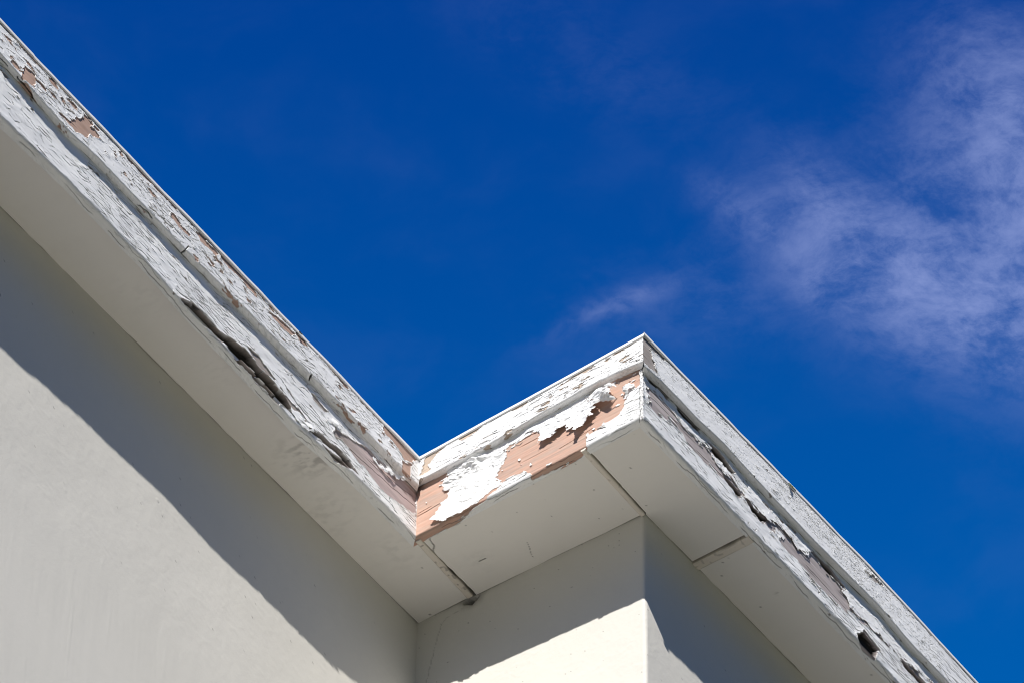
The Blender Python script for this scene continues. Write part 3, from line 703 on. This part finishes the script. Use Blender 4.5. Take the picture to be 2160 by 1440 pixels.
INS = .012                                        # soffit runs just over the fascia's lip
UL = -1.46 - EXT; UR = .93 + EXT
def strip(name, axis, S, lo, hi, res, thick, fields, mat, lower=0., parent=house):
    """a thin board seen from below; S runs along an axis (0 = x, 1 = y), lo(S) .. hi(S) across it"""
    a = lo(S); b = hi(S)
    nt_ = max(4, int(np.max(np.abs(b - a)) / res) + 1)
    T = np.linspace(0, 1, nt_)
    G = np.repeat(S[:, None], nt_, 1); Hh = a[:, None] + (b - a)[:, None] * T[None, :]
    X, Y = (G, Hh) if axis == 0 else (Hh, G)
    h, d = fields(X, Y, G, np.repeat(T[None, :], len(S), 0))
    V = np.stack([X, Y, h - lower], -1).reshape(-1, 3)
    n = len(V); n0, n1 = len(S), nt_
    q = grid_quads(n0, n1, flip=(axis == 0))
    Tt = V.copy(); Tt[:, 2] = thick
    idx = np.arange(n).reshape(n0, n1)
    loop = np.concatenate([idx[:, 0], idx[-1, 1:], idx[-2::-1, -1], idx[0, -2:0:-1]]); l2 = np.roll(loop, -1)
    rim = np.stack([loop, l2, l2 + n, loop + n], 1)
    dd = np.clip(np.concatenate([d.ravel()] * 2), 0, 1)
    return new_mesh(name, np.concatenate([V, Tt]), np.concatenate([q, rim, q[:, ::-1] + n]), mat, parent, dict(dirt_shade=dd, bp=np.concatenate([V, Tt])))
def line_y(face, off):                            # y of a plan line at given x
    return lambda x: face.P[1] + face.n[1] * off + (x - face.P[0] - face.n[0] * off) * face.t[1] / face.t[0]
def line_x(face, off):
    return lambda y: face.P[0] + face.n[0] * off + (y - face.P[1] - face.n[1] * off) * face.t[0] / face.t[1]
def two(p, q, ax):                                # straight line through two plan points
    if ax == 0: return lambda x: p[1] + (x - p[0]) * (q[1] - p[1]) / (q[0] - p[0])
    return lambda y: p[0] + (y - p[1]) * (q[0] - p[0]) / (q[1] - p[1])
gap = lambda f, sgn, seed: (lambda s: f(s) + sgn * (.0012 + .0012 * fbm(s * 25, s * 0, seed, 4)))
# battens over the joints (edges measured on the soffit)
b1l = zpx([(874, 1138), (988, 1262)]); b1r = zpx([(888, 1136), (1001, 1255)])
b2l = zpx([(1226, 951), (1350, 1085)]); b2r = zpx([(1237, 946), (1360, 1081)])
b3t = zpx([(1466, 1184), (1588, 1124)]); b3b = zpx([(1476, 1198), (1600, 1136)])
gA = gap(line_y(wA, 0), 1, 451); gB = gap(line_x(wB, 0), -1, 453); gC = gap(line_y(wC, 0), 1, 455)
oA = line_y(FA, -INS); oC = line_y(FC, -INS); oB = line_x(FB, -INS)
e1l = two(*b1l, 0); e1r = two(*b1r, 0); e2l = two(*b2l, 0); e2r = two(*b2r, 0); e3t = two(*b3t, 1); e3b = two(*b3b, 1)
xB = fin[0] + INS
xe = line_x(wB, 0)(.05) - .002
SA = u_samples(UL, xe, -1.50, xe, .0032)
strip('soffit_panel', 0, SA, gA, lambda x: np.where(x < xB, oA(x), e1l(x) + .001), .0032, .009, soffit_fields(411), M_SOFFIT)
nB0 = np.linspace(0, 1, 230)
def strip_b():
    """middle panel: both its ends follow the joints, so it is swept from joint to joint"""
    nx = 78
    xs = np.linspace(0, 1, nx)
    y0 = e1r; y1 = e2l
    V = []; A_, B_ = np.meshgrid(nB0, xs, indexing='ij')
    Y = y0(-.1) + (y1(-.1) - y0(-.1)) * A_
    for _ in range(3):
        xl = oB(Y); xr = gB(Y); X = xl + (xr - xl) * B_
        gapw = .0012 + .0035 * sstep(-.16, -.01, X) + .001 * fbm(X * 60, X * 0, 461, 4)
        Y = (y0(X) + gapw) * (1 - A_) + (y1(X) - .0005) * A_
    h, d = soffit_fields(415)(X, Y, A_, B_)
    V = np.stack([X, Y, h], -1).reshape(-1, 3); n = len(V); T = V.copy(); T[:, 2] = .009
    idx = np.arange(n).reshape(230, nx)
    loop = np.concatenate([idx[:, 0], idx[-1, 1:], idx[-2::-1, -1], idx[0, -2:0:-1]]); l2 = np.roll(loop, -1)
    q = grid_quads(230, nx, flip=False)
    new_mesh('soffit_panel', np.concatenate([V, T]), np.concatenate([q, np.stack([loop, l2, l2 + n, loop + n], 1), q[:, ::-1] + n]), M_SOFFIT, house,
             dict(dirt_shade=np.clip(np.concatenate([d.ravel()] * 2), 0, 1), bp=np.concatenate([V, T])))
strip_b()
xo = wou[0]
SC1 = np.arange(oB(wou[1] + .05), b3t[:, 0].min() - .0030, .0028)
strip('soffit_panel', 0, SC1, lambda x: np.where(x < xo, e2r(x) + .0028 + .0016 * fbm(x * 60, x * 0, 463, 4) * (x < xo - .08), np.maximum(gC(x), e2r(x))), oC, .0028, .009, soffit_fields(417), M_SOFFIT)
SC2 = u_samples(b3b[:, 0].mean() - .004, UR, b3b[:, 0].mean() - .004, .95, .0032)
strip('soffit_panel', 0, SC2, gC, oC, .0032, .009, soffit_fields(419), M_SOFFIT)
def batten_fields(seed, edge_dirt):
    def f(X, Y, a, b):
        h = fbm(X * 40, Y * 40, seed, 4) * .0006 + .0022 * (np.abs(b - .5) * 2) ** 6
        d = edge_dirt * sstep(.35, .8, vnoise(X * 30 + Y * 25, b * 2, seed + 1)) * sstep(.62, .95, np.abs(b - .5) * 2) * .8
        d = np.maximum(d, .5 * sstep(.80, .9, vnoise(X * 160, Y * 160, seed + 2)) * edge_dirt)
        return h, d
    return f
strip('cover_strip', 0, np.arange(xB - .004, b1l[1, 0] - .004, .0012), e1l, e1r, .0012, .008, batten_fields(471, .9), M_STRIP, lower=.0042)
strip('cover_strip', 0, np.arange(b2l[0, 0] - .002, b2r[1, 0] + .002, .0012), e2l, e2r, .0012, .008, batten_fields(475, .45), M_STRIP, lower=.004)
strip('cover_strip', 1, np.arange(b3t[0, 1] - .01, oC(.18), .0012), e3t, e3b, .0012, .008, batten_fields(479, .5), M_STRIP, lower=.005)

# ------------------------------------------------------------------ walls
HOLE = wB.px([(994, 1264)], 0)[0]
W_CR = [(wB, [(984, 1274), (972, 1284), (955, 1294), (944, 1300), (934, 1312), (926, 1330), (918, 1360), (908, 1400), (900, 1440)], .0007)]
SPB = [(1206, 1237, .0012), (971, 1312, .0009), (987, 1313, .0009), (968, 1330, .0007), (1234, 1371, .0007), (1090, 1405, .0009), (1196, 1428, .0008), (1100, 1234, .0006), (965, 1300, .001), (1130, 1290, .0006)]
rngW = np.random.RandomState(3)
NUB = [(138, 1034, 1.7), (332, 1055, 2), (216, 1187, 2.5), (173, 1246, 2), (290, 1020, 1.5), (288, 1107, 1.5), (628, 1330, 2.5), (505, 1240, 1.5), (123, 1390, 2), (100, 1022, 1.5), (370, 1422, 1.5), (34, 1182, 1.5), (72, 866, 1.5), (345, 1084, 1.5),
       (20, 1275, 1.5), (448, 1210, 1.2), (60, 1340, 1.2), (280, 1390, 1.2), (530, 1400, 1.2)]
NUB += [(rngW.uniform(-20, 760), rngW.uniform(700, 1460), rngW.uniform(.6, 1.3)) for _ in range(70)]
def wall_fields(face, seed, nubs=(), specks=(), cracks=(), hole=None):
    nb = [(face.px([(x, y)], 0)[0], s) for x, y, s in nubs]
    sp = [(face.px([(x, y)], 0)[0], s) for x, y, s in specks]
    ck = [(face.px(p, 0), w_) for p, w_ in cracks]
    def f(U, Z):
        h = fbm(U * 6, Z * 5, seed, 3) * .0008 + fbm(U * 28, Z * 18, seed + 1, 4) * .00028
        h = h + fbm(U * 140, Z * 110, seed + 2, 3) * .00016
        # trowel arrises
        tr = fbm(U * 9 + Z * 3, Z * 16 - U * 4, seed + 3, 4); h = h + np.exp(-(tr / .02) ** 2) * .0002
        d = np.zeros(U.shape)
        for c, s in nb:
            r = np.hypot(U - c[0], Z - c[1]); h = h + .0007 * s * np.exp(-(r / (.0013 * s)) ** 2) - .0005 * s * np.exp(-((np.hypot(U - c[0] - .002 * s, Z - c[1] + .001 * s)) / (.001 * s)) ** 2)
        for c, s in sp:
            r = np.hypot(U - c[0], (Z - c[1]) * .6); d = np.maximum(d, sstep(s * 1.4, s * .7, r) * .9)
        for p, w_ in ck:
            Uw = U + fbm(U * 80, Z * 80, seed + 5, 3) * .003
            c = sstep(w_ * 1.8, w_ * .6, line_d(p, Uw, Z)); d = np.maximum(d, c * .32); h = h - c * .0006
        spk = sstep(.985, .995, vnoise(U * 160, Z * 150, seed + 6)) * .55; d = np.maximum(d, spk * (Z > -1.5))
        if hole is not None:
            r = np.hypot((U - hole[0]) / 1.5, Z - hole[1]) + fbm(U * 60, Z * 60, seed + 7, 3) * .006
            c = sstep(.0125, .007, r); h = h - c * .03; d = np.maximum(d, np.maximum(c * .95, .35 * sstep(.03, .01, r)))
        return h, d
    return f
def z_samples(lo, fine, dz):
    z = list(np.arange(.012, -fine, -dz)); d = dz
    while z[-1] > lo + 1e-6: d = min(d * 1.3, .6); z.append(max(lo, z[-1] - d))
    return np.array(z)
def wall_mesh(name, pos, S, Zs, fields, parent=house):
    U, Z = np.meshgrid(S, Zs, indexing='ij')
    h, d = fields(U, Z)
    V = pos(U, Z, h).reshape(-1, 3)
    return new_mesh(name, V, grid_quads(len(S), len(Zs)), M_WALL, parent, dict(dirt_shade=np.clip(d, 0, 1).ravel(), bp=V.copy()), smooth=True)
RC = .007
def posA(U, Z, h): return wA.at(U, Z, h)
cen = wou * [1, 1, 0] - wB.n * RC - wC.n * RC
def arc_pos(base_u, lim, sign):
    def f(U, Z, h):
        if sign > 0: over = np.clip(U - lim, 0, None); th = over / RC; face = wB; n1, n2 = wB.n, wC.n
        else: over = np.clip(lim - U, 0, None); th = math.pi / 2 - over / RC; n1, n2 = wB.n, wC.n; face = wC
        straight = face.at(U, Z, h)
        nn_ = np.cos(th)[..., None] * n1 + np.sin(th)[..., None] * n2
        arc = cen + nn_ * (RC + h)[..., None] + np.array([0, 0, 1.]) * Z[..., None]
        return np.where((over > 0)[..., None], arc, straight)
    return f
ZW = z_samples(-ZG - .05, .62, .0035)
wall_mesh('wall', posA, u_samples(UL, .01, -1.5, .01, .0035), ZW, wall_fields(wA, 501, NUB))
limB = LWB = np.linalg.norm((wou - win)[:2]) - RC
wall_mesh('wall', arc_pos(0, limB, 1), np.concatenate([np.arange(-.004, limB, .0025), limB + np.linspace(0, RC * math.pi / 4, 6)]), z_samples(-ZG - .05, .5, .0025), wall_fields(wB, 511, (), SPB, [(p, w_) for _, p, w_ in W_CR], HOLE))
wall_mesh('wall', arc_pos(0, RC, -1), np.concatenate([RC - np.linspace(RC * math.pi / 4, 0, 6), u_samples(RC + .001, UR, RC + .001, .75, .003)]), z_samples(-ZG - .05, .5, .003), wall_fields(wC, 521, [(1430, 1310, 1.), (1455, 1306, 1.)], [(1367, 1285, .0009)]))
# plain rear and end walls closing the block, and the flat roof over it
YB = -5.0
V = [(UL, .16, .19), (UL, YB, .19), (UR, YB, .19), (UR, .70, .19), (UL, .16, -ZG - .05), (UL, YB, -ZG - .05), (UR, YB, -ZG - .05), (UR, .70, -ZG - .05)]
V[0] = (UL, oA(UL), .19); V[4] = (UL, line_y(wA, 0)(UL), -ZG - .05)
n8 = np.zeros(8)
new_mesh('rear_wall', V, [(0, 1, 5, 4), (1, 2, 6, 5), (2, 3, 7, 6)], M_WALL, house, dict(dirt_shade=n8, bp=np.array(V, dtype=float)))
pts = [(UL, oA(UL)), (fin[0] + INS, oA(fin[0])), (fout[0] + INS, oC(fout[0])), (UR, oC(UR)), (UR, YB), (UL, YB)]
def prism(name, pts, z0, z1, mat, parent):
    n = len(pts); V = [(x, y, z0 + ZG) for x, y in pts] + [(x, y, z1 + ZG) for x, y in pts]
    me = bpy.data.meshes.new(name); me.from_pydata(V, [], [tuple(range(n))[::-1][::-1], tuple(range(2 * n - 1, n - 1, -1))] + [(i, (i + 1) % n, (i + 1) % n + n, i + n) for i in range(n)])
    me.materials.append(mat); o = bpy.data.objects.new(name, me); sc.collection.objects.link(o); o.parent = parent; return o
prism('roof', pts, .115, .188, M_ROOF, house)

# ------------------------------------------------------------------ moss tufts on the drip edge
def tuft(label, face, x, y, n, size, seed):
    c = face.px([(x, y)], Q)[0]; rng = np.random.RandomState(seed)
    V = []; F4 = []
    for i in range(n):
        a = rng.uniform(-.8, .8); l = size * rng.uniform(.4, 1.); wd = size * .09; du = rng.uniform(-.5, .5) * size
        bend = rng.uniform(-.3, .3)
        for k_, t in enumerate((0, .5, 1.)):
            cx = c[0] + du + math.sin(a) * l * t + bend * l * t * t; cz = c[1] - math.cos(a) * l * t * (1 if rng.rand() > .0 else -1)
            ww = wd * (1 - t * .85)
            for s in (-1, 1): V.append(face.P + face.t * (cx + s * ww) + face.n * (Q + .0045 + .004 * t + .001 * s) + np.array([0, 0, cz]))
        b = i * 6; F4 += [(b, b + 1, b + 3, b + 2), (b + 2, b + 3, b + 5, b + 4)]
    o = new_mesh('grass_tuft', np.array(V), F4, M_GREEN, None)
    o['label'] = label; o['category'] = 'plant'; return o
tuft('tiny grey green grass tuft hanging from the drip edge of the right eave', FC, 1664, 1024, 9, .014, 5)
tuft('tiny dark moss tuft caught under the drip edge of the left eave', FA, 628, 703, 8, .007, 9)

# ------------------------------------------------------------------ ground
gm = bpy.data.meshes.new('ground'); s_ = 3000.
gm.from_pydata([(-s_, -s_, 0), (s_, -s_, 0), (s_, s_, 0), (-s_, s_, 0)], [], [(0, 1, 2, 3)]); gm.materials.append(M_GROUND)
go = bpy.data.objects.new('ground', gm); sc.collection.objects.link(go); go['kind'] = 'structure'
pm = bpy.data.meshes.new('bounce_sheet')  # unseen pale paving, added to bounce sunlight up onto the soffit
pm.from_pydata([(-14, .02, .004), (9, .02, .004), (9, 7.6, .004), (-14, 7.6, .004)], [], [(0, 1, 2, 3)]); pm.materials.append(M_BOUNCE)
po = bpy.data.objects.new('bounce_sheet', pm); sc.collection.objects.link(po); po['kind'] = 'structure'
